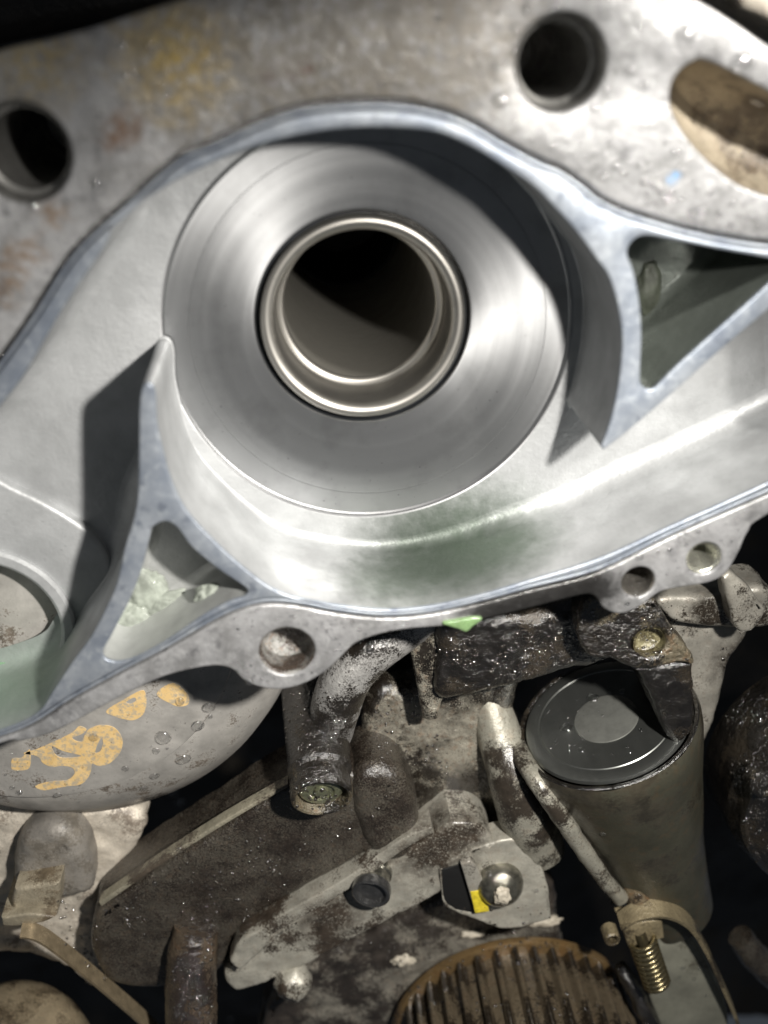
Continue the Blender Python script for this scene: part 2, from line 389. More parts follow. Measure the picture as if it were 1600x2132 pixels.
def blob(name, c, rx, mat, parent=None, amp=.35, freq=.25, sub=4, sq=(1, 1, 1), seed=0):
    bm = bmesh.new(); bmesh.ops.create_icosphere(bm, subdivisions=sub, radius=1)
    V = []; c = Vector(c)
    for v in bm.verts:
        d = v.co.normalized(); k = 1+amp*(noise.noise(d*2.1+Vector((seed, 0, 0)))+.5*noise.noise(d*4.7+Vector((0, seed, 0))))
        V.append(c+Vector((d.x*sq[0], d.y*sq[1], d.z*sq[2]))*rx*k)
    Fc = [tuple(x.index for x in f.verts) for f in bm.faces]; bm.free()
    return finish(name, V, Fc, mat, parent, 80, loc=c)

def loft(name, rings, mat, parent, n=128, sharp=50, loc=None):
    V = []; Fc = []
    for cx, cz, r, y in rings: V += [Vector((cx+r*math.cos(2*math.pi*i/n), y, cz+r*math.sin(2*math.pi*i/n))) for i in range(n)]
    for k in range(len(rings)-1):
        for j in range(n): A = k*n+j; B = k*n+(j+1) % n; Fc.append((A, B, B+n, A+n))
    return finish(name, V, Fc, mat, parent, sharp, loc=loc)

# ================================================================== the housing
HP = P(757, 668, 0)
housing = thing('pump_housing', 'open cast aluminium pump housing with round turned seat and curved ribs', 'engine housing')
cavity = [(-140, 1020, 1), (0, 845), (50, 780), (135, 635), (215, 517), (250, 452), (350, 385), (415, 352), (500, 315), (600, 285), (700, 268), (800, 264), (900, 272),
          (975, 300), (1050, 345), (1110, 385), (1150, 425), (1200, 480), (1245, 542), (1268, 575), (1287, 635), (1296, 700), (1292, 775), (1280, 845), (1266, 895),
          (1252, 930, 1), (1258, 937, 1), (1300, 905), (1400, 820), (1500, 730), (1600, 645), (1760, 505, 1), (1760, 925, 1), (1600, 1005), (1400, 1095), (1250, 1163), (1100, 1210),
          (1000, 1240), (900, 1262), (800, 1270), (700, 1260), (625, 1246), (590, 1236), (550, 1215), (500, 1176), (450, 1130), (390, 1065), (357, 1000), (340, 940), (327, 880),
          (324, 822), (315, 799), (299, 802), (291, 835), (289, 925), (288, 1010), (280, 1075), (260, 1140), (243, 1215), (220, 1268), (190, 1325), (150, 1380), (110, 1440), (75, 1488), (0, 1522), (-140, 1560, 1)]
groove = [(-190, 1000, 1), (40, 690), (145, 530), (250, 430), (370, 326), (435, 298), (550, 246), (650, 218), (800, 211), (900, 224), (975, 250), (1050, 294), (1125, 334),
          (1170, 352), (1220, 386), (1250, 410), (1300, 436), (1350, 452), (1450, 480), (1600, 506), (1840, 520, 1), (1840, 925, 1), (1600, 1030), (1400, 1117), (1250, 1190), (1100, 1230),
          (1000, 1257), (900, 1279), (800, 1287), (700, 1277), (620, 1262), (560, 1258), (510, 1268), (450, 1294), (350, 1352), (270, 1394), (150, 1460), (75, 1508), (0, 1538), (-190, 1590, 1)]
pocketT = [(312, 1118), (318, 1098), (345, 1086), (370, 1100), (400, 1140), (450, 1182), (500, 1216), (516, 1230), (508, 1243), (480, 1252), (425, 1281), (350, 1332), (285, 1368), (240, 1378), (214, 1362), (235, 1318), (270, 1250), (295, 1185)]
pocketR = [(1307, 527), (1318, 502), (1345, 490), (1400, 499), (1500, 519), (1600, 537), (1730, 548, 1), (1730, 480, 1), (1600, 592), (1425, 748), (1378, 794), (1356, 811), (1338, 803), (1334, 780), (1337, 700), (1332, 625), (1320, 565)]
pocketR[7] = (1730, 558, 1); pocketR[6] = (1730, 556, 1)
pocketR = [(1307, 527), (1318, 502), (1345, 490), (1400, 499), (1500, 519), (1600, 537), (1640, 547, 1), (1600, 592), (1425, 748), (1378, 794), (1356, 811), (1338, 803), (1334, 780), (1337, 700), (1332, 625), (1320, 565)]
FL = 36.0
cavW = loop(cavity, 0); grW = loop(groove, 0); pT = loop(pocketT, 0); pR = loop(pocketR, 0)
if area(grW) < 0: grW.reverse()
rim_out = offset(grW, 0.55)
prism('gasket_rim', [offset(grW, 1.75), cavW, pT, pR], 0, 48, .55, RIM, housing)
prism('rim_bead', [rim_out, offset(grW, 1.45)], .15, 6, .2, RIM, housing)
# rim walls inside the cavity are cast, not machined: a slightly proud liner follows the same outline
if area(cavW) < 0: cavW.reverse()
def strip(name, l, secs, mat):
    """secs: (inset, depth) sections swept along the closed loop l"""
    V = []; Fc = []; n = len(l)
    for d, y in secs: V += [Vector((p.x, y, p.y)) for p in offset(l, d)]
    for k in range(len(secs)-1):
        for j in range(n): A = k*n+j; B = k*n+(j+1) % n; Fc.append((A, B, B+n, A+n))
    return finish(name, V, Fc, mat, housing, 60)
tipL = P(311, 801, 0)
def filr(p):
    f = min(1, max(.12, (math.hypot(p.x-1.2, p.y+.6)-56.8-3)/16))
    t = math.hypot(p.x-tipL.x, p.y-tipL.z); return 6.0*min(f, max(.2, min(1, (t-6)/30)))
def wall_strip():
    V = []; Fc = []; n = len(cavW)
    ins = offset(cavW, 1.0); dirs = [(b-a) for a, b in zip(cavW, ins)]; rads = [filr(p) for p in cavW]
    for _ in range(12): rads = [(rads[i-1]+rads[i]+rads[(i+1) % n])/3 for i in range(n)]
    S = [(None, .9), (None, 12), (None, 24)]+[(a, 0) for a in range(7)]
    for a, y in S:
        for p, d, r in zip(cavW, dirs, rads):
            if a is None: V.append(Vector((p.x+d.x*(.03+y*.012), y, p.y+d.y*(.03+y*.012))))
            else:
                o_ = .4+r*(1-math.cos(a*math.pi/12)); q = p+d*o_
                V.append(Vector((q.x, FL-r+r*math.sin(a*math.pi/12)+.02, q.y)))
    # walls carry on below the floor where the seat is deeper
    for k in range(len(S)-1):
        for j in range(n): A = k*n+j; B = k*n+(j+1) % n; Fc.append((A, B, B+n, A+n))
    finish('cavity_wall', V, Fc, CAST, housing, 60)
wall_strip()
def pocket_wall(l, name, yb, mt):
    if area(l) < 0: l.reverse()
    strip(name, l, [(.03, .8), (.1, 3), (.1, yb-3), (.9, yb-.9), (3, yb+.02)], mt)
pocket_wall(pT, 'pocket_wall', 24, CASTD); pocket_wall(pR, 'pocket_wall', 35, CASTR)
prism('pocket_floor', [offset(pT, -1.5)], 24, 25, .1, CASTD, housing)
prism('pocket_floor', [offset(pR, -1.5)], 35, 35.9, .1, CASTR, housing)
# cavity floor with openings for the seat and the inlet pipe
SX, SZ, SR = 1.2, -0.6, 56.8; BX, BZ = -0.52, 2.38
IX, IZ, IR = -116.0, -88.2, 22.6
fl_out = offset(grW, 1.5)
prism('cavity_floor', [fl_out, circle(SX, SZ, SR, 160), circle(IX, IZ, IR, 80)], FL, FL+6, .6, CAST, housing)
# stepped ledge of the left pocket floor
led = loop([(-140, 900, 1), (0, 1000), (90, 1045), (180, 1102), (225, 1160), (228, 1210), (205, 1260), (150, 1330), (110, 1400), (60, 1460), (0, 1490), (-140, 1540, 1)], FL-3)
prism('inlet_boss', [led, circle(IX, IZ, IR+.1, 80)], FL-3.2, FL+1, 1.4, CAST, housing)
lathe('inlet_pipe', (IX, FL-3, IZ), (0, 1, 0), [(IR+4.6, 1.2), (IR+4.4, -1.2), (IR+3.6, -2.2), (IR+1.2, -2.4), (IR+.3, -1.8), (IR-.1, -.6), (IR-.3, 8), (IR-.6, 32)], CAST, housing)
lathe('inlet_pipe_end', (IX, FL+22, IZ), (0, 1, 0), [(0.01, 0), (IR, 0)], CASTD, housing)
# turned seat
loft('seat_disc', [(SX, SZ, SR+.3, 35.95), (SX, SZ, SR-.1, 36.1), (SX, SZ, SR-.35, 36.8), (SX, SZ, SR-.8, 37.15), (SX, SZ, SR-1.6, 37.2), (SX, SZ, SR-7.0, 37.2), (SX, SZ, SR-7.1, 37.35), (SX, SZ, SR-7.3, 37.35), (SX, SZ, SR-7.4, 37.2),
      (SX*.8+BX*.2, SZ*.8+BZ*.2, 44, 37.15), (SX*.4+BX*.6, SZ*.4+BZ*.6, 36, 37.1), (BX, BZ, 31, 37.05), (BX, BZ, 30.1, 37.1), (BX, BZ, 29.8, 37.6)], TURN, housing, n=192, sharp=25, loc=(SX, 37.2, SZ))
lathe('seal_gap', (BX, 37.2, BZ), (0, 1, 0), [(29.85, .3), (29.6, 3), (28.3, 3.4), (28.2, 1)], m_plain('gap_dark', (.02, .022, .025), .4), housing, n=128)
sl = lathe('shaft_sleeve', (BX, 36.2, BZ), (0, 1, 0), [(28.4, 6), (28.4, 1.2), (28.1, .5), (27.5, .1), (26.6, 0), (25.6, .4), (24.7, 1.4), (24.4, 3), (24.3, 12), (24.4, 14.8), (23.8, 16.1), (22.7, 16.5), (22.05, 17), (21.85, 18)],
           SLEEVE, housing, n=128, sharp=60)
lathe('bore_liner', (BX, 36.2, BZ), (0, 1, 0), [(21.85, 17.95), (21.9, 21), (22.1, 30), (22.1, 130)], LINER, sl, n=96)
lathe('shaft_bore', (BX, 36.2, BZ), (0, 1, 0), [(22.1, 130), (21, 131), (21, 190), (0.01, 190)], BORE, sl, n=96)

# ---- outer flange with its holes
flange = [(-260, 190, 1), (0, 104), (100, 82), (200, 54), (350, 6), (520, -40), (700, -60), (1000, -60), (1300, -50), (1430, -12), (1530, 46), (1600, 94), (1860, 260, 1), (1860, 930, 1),
          (1600, 1072), (1560, 1108), (1540, 1150), (1515, 1192), (1480, 1213), (1430, 1222), (1380, 1232), (1350, 1252), (1322, 1270), (1290, 1279), (1258, 1268), (1240, 1243), (1210, 1240), (1100, 1268), (1010, 1290), (960, 1300),
          (920, 1305), (850, 1311), (790, 1322), (742, 1340), (712, 1368), (680, 1398), (640, 1422), (592, 1436), (545, 1433), (507, 1417), (482, 1394), (440, 1388), (360, 1404), (300, 1428), (225, 1466), (112, 1526), (40, 1545), (0, 1550), (-260, 1640, 1)]
FY = 0.7
flW = loop(flange, FY)
g2 = offset(grW, -0.55)
def hole_at(px, py, dx, Y=FY):
    c = P(px, py, Y); r = (P(px+dx, py, Y).x-P(px-dx, py, Y).x)/2; return c.x, c.z, r
H1 = hole_at(1168, 130, 95); H2 = (-77.6, 51.8, 10.8); H3 = hole_at(598, 1357, 58); H4 = hole_at(1330, 1212, 34); H5 = hole_at(1467, 1163, 35)
slot = [(1396, 196), (1408, 158), (1440, 130), (1480, 128), (1600, 188), (1800, 290, 1), (1800, 470, 1), (1660, 432), (1600, 408), (1540, 385), (1480, 340), (1430, 285), (1402, 235)]
slW = loop(slot, FY)
prism('flange_face', [flW, g2, slW] + [circle(a, b, c, 64) for a, b, c in (H1, H2, H3, H4, H5)], FY, 15, .8, FLANGE, housing)
# groove bottom
prism('gasket_groove', [offset(g2, -2), offset(g2, 2.0)], 2.6, 5, .1, OILY, housing)
for (a, b, c), d in ((H1, 30), (H2, 30)):
    lathe('bolt_bore', (a, FY, b), (0, 1, 0), [(c+.02, .5), (c-.5, 1.2), (c-.9, 3), (c-.9, 6), (c-2.0, 6.8), (c-2.2, 9), (c-2.2, d+40), (0.01, d+40)], HOLE, housing, n=64)
lathe('bolt_bore', (H3[0], FY, H3[1]), (0, 1, 0), [(H3[2]+.02, .5), (H3[2]-.4, 1), (H3[2]-.5, 9), (H3[2]*.6, 11.5), (.01, 12)], m_grime('rusty_hole', (0.34, 0.34, 0.32), (0.03, 0.02, 0.014), .52, 1.2, .7, .4, bumps=.9), housing, n=48)
lathe('bolt_bore', (H4[0], FY, H4[1]), (0, 1, 0), [(H4[2]+.02, .4), (H4[2]-.3, .9), (H4[2]-.3, 20), (.01, 20)], m_plain('wet_bore', (.25, .235, .21), .2, .7, 2), housing, n=48)
th = []
for k in range(60): th.append((H5[2]-.25-(.55 if k % 4 in (1, 2) else 0), .9+k*.32))
lathe('threaded_hole', (H5[0], FY, H5[1]), (0, 1, 0), [(H5[2]+.02, .4), (H5[2]-.1, .8)]+th+[(.01, th[-1][1])], THREAD, housing, n=48, sharp=60)
# scooped recess behind the slot
def recess():
    l = [p.copy() for p in slW]
    if area(l) < 0: l.reverse()
    V = []; Fc = []; n = len(l)
    for d, y in ((.02, FY+.6), (.3, 3), (.8, 8), (2.5, 13), (6, 16.5), (10, 18)): V += [Vector((p.x, y+.5*noise.noise(Vector((p.x, y, p.y))*.25), p.y)) for p in offset(l, d)]
    for k in range(5):
        for j in range(n): A = k*n+j; B = k*n+(j+1) % n; Fc.append((A, B, B+n, A+n))
    finish('recess_wall', V, Fc, RECESS, housing, 70)
    prism('recess_floor', [offset(l, -1)], 17.6, 19, .1, RECESS, housing)
recess()

# ================================================================== behind and below
def py(px, Y): return loop(px, Y)
back = bpy.data.objects  # noqa
# the block behind everything
def backwall():
    V = []; Fc = []; nx, nz = 90, 110
    for i in range(nz+1):
        for j in range(nx+1):
            x = -330+660*j/nx; z = -560+760*i/nz
            V.append(Vector((x, 240+9*noise.noise(Vector((x*.02, 3, z*.02)))+3*noise.noise(Vector((x*.07, 9, z*.07))), z)))
    for i in range(nz):
        for j in range(nx): a = i*(nx+1)+j; Fc.append((a, a+1, a+nx+2, a+nx+1))
    o = finish('engine_block', V, Fc, DARKB, None, 180); o['kind'] = 'structure'; return o
backwall()

# ---- grey cover with yellow numerals
cover = thing('pulley_cover', 'rounded grey cover with yellow painted numerals, beneath the housing flange at left', 'cover', (-109.6, 40, -93))
lathe('front_face', (-109.6, 40, -93), (0, 1, 0), [(0.01, 0), (66.5, 0), (68.2, .5), (68.8, 1.6)], GREY, cover, n=128)
loft('side_wall', [(-109.6, -93, 68.7, 41.4), (-108.6, -94, 70, 42.0), (-104, -98.5, 73.5, 46), (-101, -103, 76.5, 53), (-99.5, -104, 78, 62), (-99, -105, 78, 66), (-99, -105, 76, 68), (-99, -105, 75, 84)], GREY, cover)
g = lambda pts: [(x/2.6667, 1400+y/2.6667) for x, y in pts]
numA = g([(130, 450), (200, 428), (300, 385), (400, 335), (440, 300), (480, 318), (450, 345), (400, 365), (450, 385), (480, 330), (520, 303), (570, 293), (630, 305), (668, 345), (682, 390), (670, 440), (640, 480), (600, 510), (550, 521), (512, 508), (505, 550), (480, 598), (440, 625), (380, 632), (300, 646), (240, 655), (195, 635), (240, 615), (300, 605), (370, 600), (408, 572), (413, 545), (390, 525), (340, 520), (290, 525), (240, 505), (205, 465)])
numA2 = g([(565, 365), (571, 400), (556, 438), (530, 446), (542, 400)]); numA3 = g([(288, 410), (350, 437), (450, 463), (400, 474), (320, 468)])
numB = g([(65, 485), (85, 476), (120, 474), (165, 430), (166, 525), (120, 545), (65, 538)])
numC = g([(590, 215), (690, 150), (790, 100), (812, 140), (812, 190), (790, 240), (740, 266), (690, 260), (640, 245)])
numC2 = g([(700, 165), (745, 140), (755, 158), (725, 175)])
numD = g([(870, 120), (960, 60), (1040, 120), (1047, 175), (1000, 190), (950, 175)])
for sh in ((numA, numA2, numA3), (numB,), (numC, numC2), (numD,)):
    prism('painted_numeral', [py(s, 39.9) for s in sh], 39.86, 40.05, .03, YELLOW, cover, seg=1)

# ---- chalky casting with dome and post, bottom left
cw = thing('chalky_casting', 'chalky pale casting with a dome boss at the left edge', 'casting', P(120, 1800, 52))
prism('body', [py([(-200, 1700, 1), (0, 1668), (120, 1664), (240, 1680), (300, 1705), (290, 1760), (240, 1830), (215, 1880), (200, 1950), (200, 2060), (80, 2000), (-200, 1980, 1)], 56)], 56, 90, 5, CHALK, cw, seg=5, disp=(.9, 7))
prism('dome_boss', [py([(22, 1815), (38, 1760), (85, 1726), (140, 1728), (178, 1768), (192, 1830), (186, 1868), (120, 1880), (40, 1872)], 44)], 44, 66, 6, m_grime('dome_grey', (.30, .28, .25), (.10, .09, .075), .35, 2.5, .1, bumps=.4), cw, seg=7, disp=(.5, 7))
prism('post', [py([(30, 1852, 1), (88, 1842), (126, 1836, 1), (124, 1880), (118, 1912, 1), (78, 1906), (18, 1912, 1), (24, 1880)], 36)], 36, 56, 1.6, m_grime('post_tan', (.42, .37, .275), (.08, .062, .04), .32, 1.6, .2), cw, disp=(.3, 6))
prism('post_foot', [py([(2, 1912, 1), (60, 1904), (116, 1910, 1), (90, 1922), (40, 1930), (4, 1930, 1)], 32)], 32, 52, 1, m_grime('foot_tan', (.34, .30, .22), (.08, .062, .04), .32, 1.6, .2), cw)
# ---- tan canister, bottom-left corner
can = thing('tan_canister', 'stained tan canister in the bottom left corner', 'canister', P(60, 2132, 40))
lathe('body', P(70, 2300, 44), (-.12, -.25, .95), [(33, -20), (33, 36), (31.5, 42), (28, 46), (22, 48), (.01, 49)], TAN, can, n=64, sharp=60, wob=.6)

# ---- oily elbow pipe
elb = thing('elbow_pipe', 'black oily cast elbow with open round end below the flange ear', 'pipe', P(670, 1680, 24))
eS, eE = P(652, 1440, 63), P(671, 1664, 21); EA = (eE-eS).normalized(); eL = (eE-eS).length
tube('barrel', [eS-EA*14, eS, eS+EA*eL*.35, eS+EA*eL*.72], [10, 11.2, 11.0, 10.4], OILY, elb, n=64, wob=.22)
lathe('collar', eS, EA, [(10.3, eL*.70), (10.7, eL*.72), (10.7, eL*.76), (10.0, eL*.78), (9.5, eL*.80), (9.6, eL*.84), (10.2, eL*.86), (10.3, eL-1.2), (10.0, eL-.3), (9.4, eL), (8.8, eL-.2), (8.5, eL-1), (8.3, eL-4.5), (.01, eL-4.5)], BRACK, elb, n=64)
lathe('end_plug', eS, EA, [(7.4, eL-4.6), (7.2, eL-3.0), (6.4, eL-2.4), (4.4, eL-2.3), (4.1, eL-3.2), (2.6, eL-3.2), (2.2, eL-2.0), (.01, eL-1.7)], m_plain('plug_green', (.26, .27, .17), .15, .6, 2, .4, .3, .8), elb, n=48)
tube('branch', [P(690, 1530, 46), P(700, 1470, 42), P(722, 1410, 40), (P(770, 1356, 40)), P(840, 1308, 42), P(900, 1270, 44)], [7, 8.4, 8.4, 8.0, 7.6, 7], m_grime('branch_grime', (.50, .49, .47), (.010, .008, .006), .52, 1.8, .9, bumps=.6), elb, n=56, wob=.22)

# ---- dirty central casting
mid = thing('dirty_casting', 'grime speckled grey casting beneath the housing, between elbow and round plug', 'casting', P(950, 1600, 48))
MIDM = m_grime('central_grime', (0.38, 0.355, 0.29), (0.009, 0.007, 0.005), .62, 1.5, .85, .3, bumps=.6, coatr=.24,
               dirt=((P(790, 1480, 44), 9), (P(830, 1470, 46), 8), (P(815, 1530, 46), 8), (P(890, 1440, 54), 7), (P(930, 1460, 54), 6), (P(1000, 1455, 54), 6), (P(1080, 1440, 54), 6), (P(900, 1720, 54), 9), (P(840, 1650, 50), 7), (P(1060, 1720, 46), 9), (P(1210, 1760, 54), 14)),
               clean=((P(900, 1530, 50), 8), (P(1070, 1560, 46), 12), (P(1000, 1520, 54), 9), (P(950, 1590, 50), 7)))
prism('body', [py([(850, 1330), (950, 1300), (1060, 1312), (1096, 1400), (1076, 1470), (1066, 1530), (1082, 1585), (1140, 1645), (1205, 1725), (1300, 1862), (1288, 1888), (1240, 1820), (1190, 1760), (1120, 1800), (1040, 1790), (990, 1730), (960, 1735), (880, 1755), (835, 1740), (812, 1690), (822, 1625), (790, 1585), (755, 1530), (758, 1470), (800, 1430), (862, 1440), (872, 1410)], 54)], 54, 100, 6, MIDM, mid, seg=6, grid=1.2, disp=(.7, 8),
      ridges=(([(800, 1470), (850, 1540), (900, 1640), (890, 1700)], 8, 11), ([(1050, 1560), (1085, 1660), (1110, 1760)], 8, 9), ([(998, 1590), (1002, 1650), (1010, 1740)], 3.2, -16), ([(1120, 1590), (1165, 1670), (1235, 1800), (1292, 1872)], 2.6, 9)))
prism('square_boss', [py([(846, 1318, 1), (930, 1304, 1), (942, 1330), (932, 1420), (912, 1500, 1), (884, 1500, 1)], 38)], 38, 60, 2, MIDM, mid, disp=(.6, 6))
LEGM = m_grime('leg_grime', (.40, .385, .32), (.02, .016, .012), .42, 2.2, .5, .15, bumps=.4)
tube('leg', [P(1010, 1430, 62), P(1040, 1530, 54), P(1070, 1610, 46), P(1096, 1690, 43), P(1126, 1770, 46)], [6, 8, 9.5, 10.5, 9], LEGM, mid, n=56, wob=.4)
tube('web', [P(1070, 1520, 60), P(1086, 1570, 44), P(1122, 1630, 30), P(1172, 1705, 26), P(1236, 1800, 29), P(1292, 1870, 33)], [3, 3.6, 3.4, 3.2, 3.0, 3.0], LEGM, mid, n=28, wob=.4)
lower = tag(prism('speckled_arch', [py([(730, 1650), (745, 1612), (790, 1600), (840, 1622), (872, 1690), (870, 1760), (840, 1800), (780, 1790), (740, 1720)], 35)], 35, 60, 6, BARM, None, seg=6, disp=(.4, 8)), 'dark speckled rounded casting end below the oily elbow opening', 'casting')

# ---- oily ledge bracket
br = thing('oily_bracket', 'black oil soaked bracket with round bolt hole over the round plug', 'bracket', P(1150, 1390, 30))
prism('ledge', [py([(925, 1290), (1100, 1280), (1262, 1262), (1300, 1330), (1300, 1372), (1180, 1402), (1080, 1430), (1000, 1450), (930, 1462), (905, 1440), (915, 1360)], 33)], 33, 62, 4, OILY, br, seg=4, grid=1.1, disp=(.7, 6, 5), ridges=(([(930, 1442), (1000, 1428), (1090, 1408), (1190, 1384), (1290, 1352)], 3.6, 8),))
hb = P(1354, 1340, 20)
prism('arm', [py([(1230, 1245), (1310, 1262), (1364, 1250), (1398, 1310), (1442, 1364), (1447, 1384, 1), (1400, 1384), (1352, 1396), (1312, 1390), (1270, 1372), (1225, 1366), (1205, 1310)], 20), circle(hb.x, hb.z, 5.1, 40)], 20, 30, 1.5, BRACK, br, grid=1.2, disp=(.45, 5))
lathe('bolt_hole', (hb.x, 20, hb.z), (0, 1, 0), [(5.12, .5), (5.0, 4), (3, 5.4), (.01, 5.8)], m_grime('hole_oily', (.30, .27, .15), (.03, .024, .012), .5, 1.2, .8), br, n=40)
prism('side_web', [py([(1318, 1380, 1), (1352, 1388), (1446, 1380, 1), (1448, 1470), (1446, 1530, 1), (1412, 1556), (1384, 1520), (1362, 1460)], 22)], 22.5, 58, 2, OILY, br, disp=(.5, 6))

# ---- round plug on its neck
Nn = (0.56*(-ray(1240, 1500)).normalized() + 0.83*(-.32*R_+.95*U_)).normalized()
pc = P(1262, 1494, 44)
pl = thing('round_plug', 'round wet machined plug with smaller inner circle, below the oily bracket', 'plug', pc)
lathe('plug_face', pc, Nn, [(29.0, -1.4), (28.6, -.3), (27.6, 0), (24.2, -.2), (24, -.5), (23.5, -.5), (23.2, -.2), (14, -.5), (11.2, -.6), (10.9, -1.1), (10.4, -1.1), (.01, -1.1)], PLUGM, pl, n=96)
lathe('neck', pc, Nn, [(31.6, -1.2), (31.2, -.8), (30.2, -.9), (29.4, -2.6), (29, -2.6)], OILY, pl, n=96)
OLIVE = m_grime('olive_body', (.085, .082, .058), (.03, .026, .018), .40, 3.2, .6, .1, bumps=.2)
lathe('inner_disc', pc, Nn, [(11.4, -.75), (11.2, -.35), (10.6, -.2), (.01, -.25)], m_plain('inner_disc_metal', (.30, .305, .28), .35, .6, 5, .2, .05, .5), pl, n=64)
def oblique(name, rings, D_, mat, parent, n=72):
    """a neck that keeps the plane of the plug but leans away along D_"""
    a, u, v = basis(Nn); V = []; Fc = []
    for r, h, d in rings:
        for k in range(n):
            t = 2*math.pi*k/n; rr = r+.7*noise.noise(Vector((math.cos(t)*2, math.sin(t)*2, d*.08)))
            V.append(pc+a*h+D_*d+(u*math.cos(t)+v*math.sin(t))*rr)
    for k in range(len(rings)-1):
        for q in range(n): A = k*n+q; B = k*n+(q+1) % n; Fc.append((A, B, B+n, A+n))
    return finish(name, V, Fc, mat, parent, 60)
oblique('body', [(31.6, -1.2, 0), (32.2, -3, .4), (31.8, -5, 4), (30, -6, 12), (27.5, -6, 24), (24.5, -6, 40), (21.5, -6, 58), (19, -6, 76), (17, -6, 100)], (P(1372, 1820, 50)-P(1262, 1494, 44)).normalized(), OLIVE, pl)

# ---- right: shelf, tab, oily cover
sh = thing('grey_shelf', 'grey stepped metal shelf right of the oily bracket', 'metal shelf', P(1480, 1400, 45))
prism('top_plate', [py([(1375, 1248), (1500, 1240), (1600, 1225), (1640, 1300, 1), (1560, 1310), (1480, 1305), (1400, 1292)], 44)], 44, 60, 2, PLATE, sh, disp=(.5, 8))
prism('front_plate', [py([(1390, 1280), (1480, 1292), (1560, 1300), (1560, 1330), (1520, 1390), (1500, 1480), (1460, 1580), (1400, 1700), (1330, 1760), (1300, 1600), (1390, 1450)], 52)], 52, 80, 4, PLATE, sh, seg=4, disp=(.8, 12))
prism('tab', [py([(1502, 1200, 1), (1530, 1196), (1590, 1260), (1590, 1285), (1560, 1318), (1530, 1308), (1518, 1250)], 34)], 34, 42, 1.6, PLATE, sh, disp=(.5, 6))
oc = thing('oily_cover', 'round black oily cover at the right edge with a bolt', 'cover', P(1600, 1650, 30))
lathe('shell', P(1795, 1690, 30), (0, 1, 0), [(.01, 0), (30, -.2), (37, 1), (39.5, 3), (41, 3), (42, 4.5), (42.4, 9), (44, 12), (45, 34)], OILY, oc, n=96, wob=.7)
bc = P(1592, 1632, 27)
lathe('bolt', bc, (0, -1, .1), [(5.2, -6), (5.2, 0), (4.8, .6), (3.6, .8), (3.2, .2), (2.4, .2), (2.1, .8), (.01, 1)], BRACK, oc, n=32)

# ---- dark slanting bar and brown pipe
bar = thing('slanted_bar', 'dark speckled slanting casting with bright top edge, lower left', 'casting', P(500, 1800, 40))
prism('body', [py([(214, 1888), (330, 1812), (470, 1722), (600, 1640), (700, 1618), (790, 1610), (850, 1660), (845, 1720), (780, 1772), (640, 1850), (500, 1940), (470, 2010), (420, 2050), (330, 2062), (230, 2050), (190, 1985), (192, 1925)], 38)], 38, 62, 3.5, BARM, bar, seg=4, disp=(.4, 9), ridges=(([(225, 1925), (470, 1772), (690, 1655)], 5, 4), ([(300, 2005), (450, 1905), (640, 1800)], 5, -5), ([(700, 1640), (765, 1700), (740, 1790)], 5, 5), ([(215, 1930), (230, 2020)], 4, 4)))
prism('top_lip', [py([(206, 1880, 1), (330, 1795), (470, 1706), (600, 1632, 1), (603, 1638, 1), (473, 1715), (333, 1804), (210, 1890, 1)], 36.5)], 36.5, 41, .5, m_grime('lip_edge', (.40, .37, .28), (.05, .04, .03), .45, 2, .3), bar)
pipe = tag(tube('brown_pipe', [P(410, 1930, 38), P(400, 1990, 34), P(398, 2060, 30), P(398, 2150, 25), P(398, 2240, 20)], [8.2, 9.0, 9.4, 9.6, 9.6], PIPEM, None, n=36, wob=.5), 'brown oily vertical pipe below the dark slanting casting', 'pipe')

# ---- guide rail with stud, tab and bolt
rail = thing('guide_rail', 'pale grey slanting guide rail above the ribbed sprocket', 'guide rail', P(750, 1880, 36))
prism('bar', [py([(468, 2022), (530, 1972), (640, 1900), (760, 1838), (860, 1768), (940, 1712, 1), (1000, 1720), (1030, 1760), (1010, 1800), (900, 1870), (760, 1946), (640, 2010), (520, 2060), (480, 2058)], 37)], 37, 60, 1.6, RAILM, rail, disp=(.6, 9))
prism('upper_rib', [py([(505, 1958, 1), (560, 1920), (720, 1830), (830, 1752), (900, 1722, 1), (905, 1735, 1), (840, 1772), (735, 1848), (580, 1940), (520, 1975, 1)], 33)], 33, 42, .7, RAILM, rail)
prism('end_block', [py([(480, 2005, 1), (500, 1960), (560, 1930, 1), (560, 1962), (500, 2025, 1)], 31)], 31, 42, 1, RAILM, rail, disp=(.5, 5))
stp = P(776, 1848, 33)
prism('lower_plate', [py([(560, 2090), (640, 2010), (780, 1945), (920, 1870), (1000, 1840), (1140, 1830), (1165, 1920), (1180, 2010), (1150, 2100), (900, 2160), (800, 2260), (560, 2260)], 57)], 57, 76, 3, m_grime('lower_plate_grime', (.30, .28, .235), (.024, .020, .017), .56, 3.0, .35, .1, pale=.25), rail, disp=(1.0, 8))
stud = thing('wet_stud', 'wet shiny stud bolt standing on the pale guide rail', 'bolt', P(776, 1850, 36))
so, se = P(788, 1788, 44), P(772, 1864, 28); sa = (se-so).normalized(); sL = (se-so).length
lathe('shank', so, sa, [(6.4, -2), (6.4, 3), (5.6, 3.4), (5.4, 5), (6.2, 5.6), (6.2, 7.5), (5.6, 8.2), (5.6, sL-4)], BOLTM, stud, n=32)
lathe('head', so, sa, [(5.6, sL-4.2), (6.9, sL-3.6), (7.1, sL-2), (6.9, sL-.4), (6.3, sL), (5.5, sL-.3), (5.0, sL-2.2), (.01, sL-2.6)], m_plain('stud_head', (.06, .06, .06), .12, .4, 2, .4, .3, 1), stud, n=32)
tab = thing('bolted_tab', 'grey tab with yellow paint mark above the ribbed sprocket', 'tab', P(1040, 1850, 36))
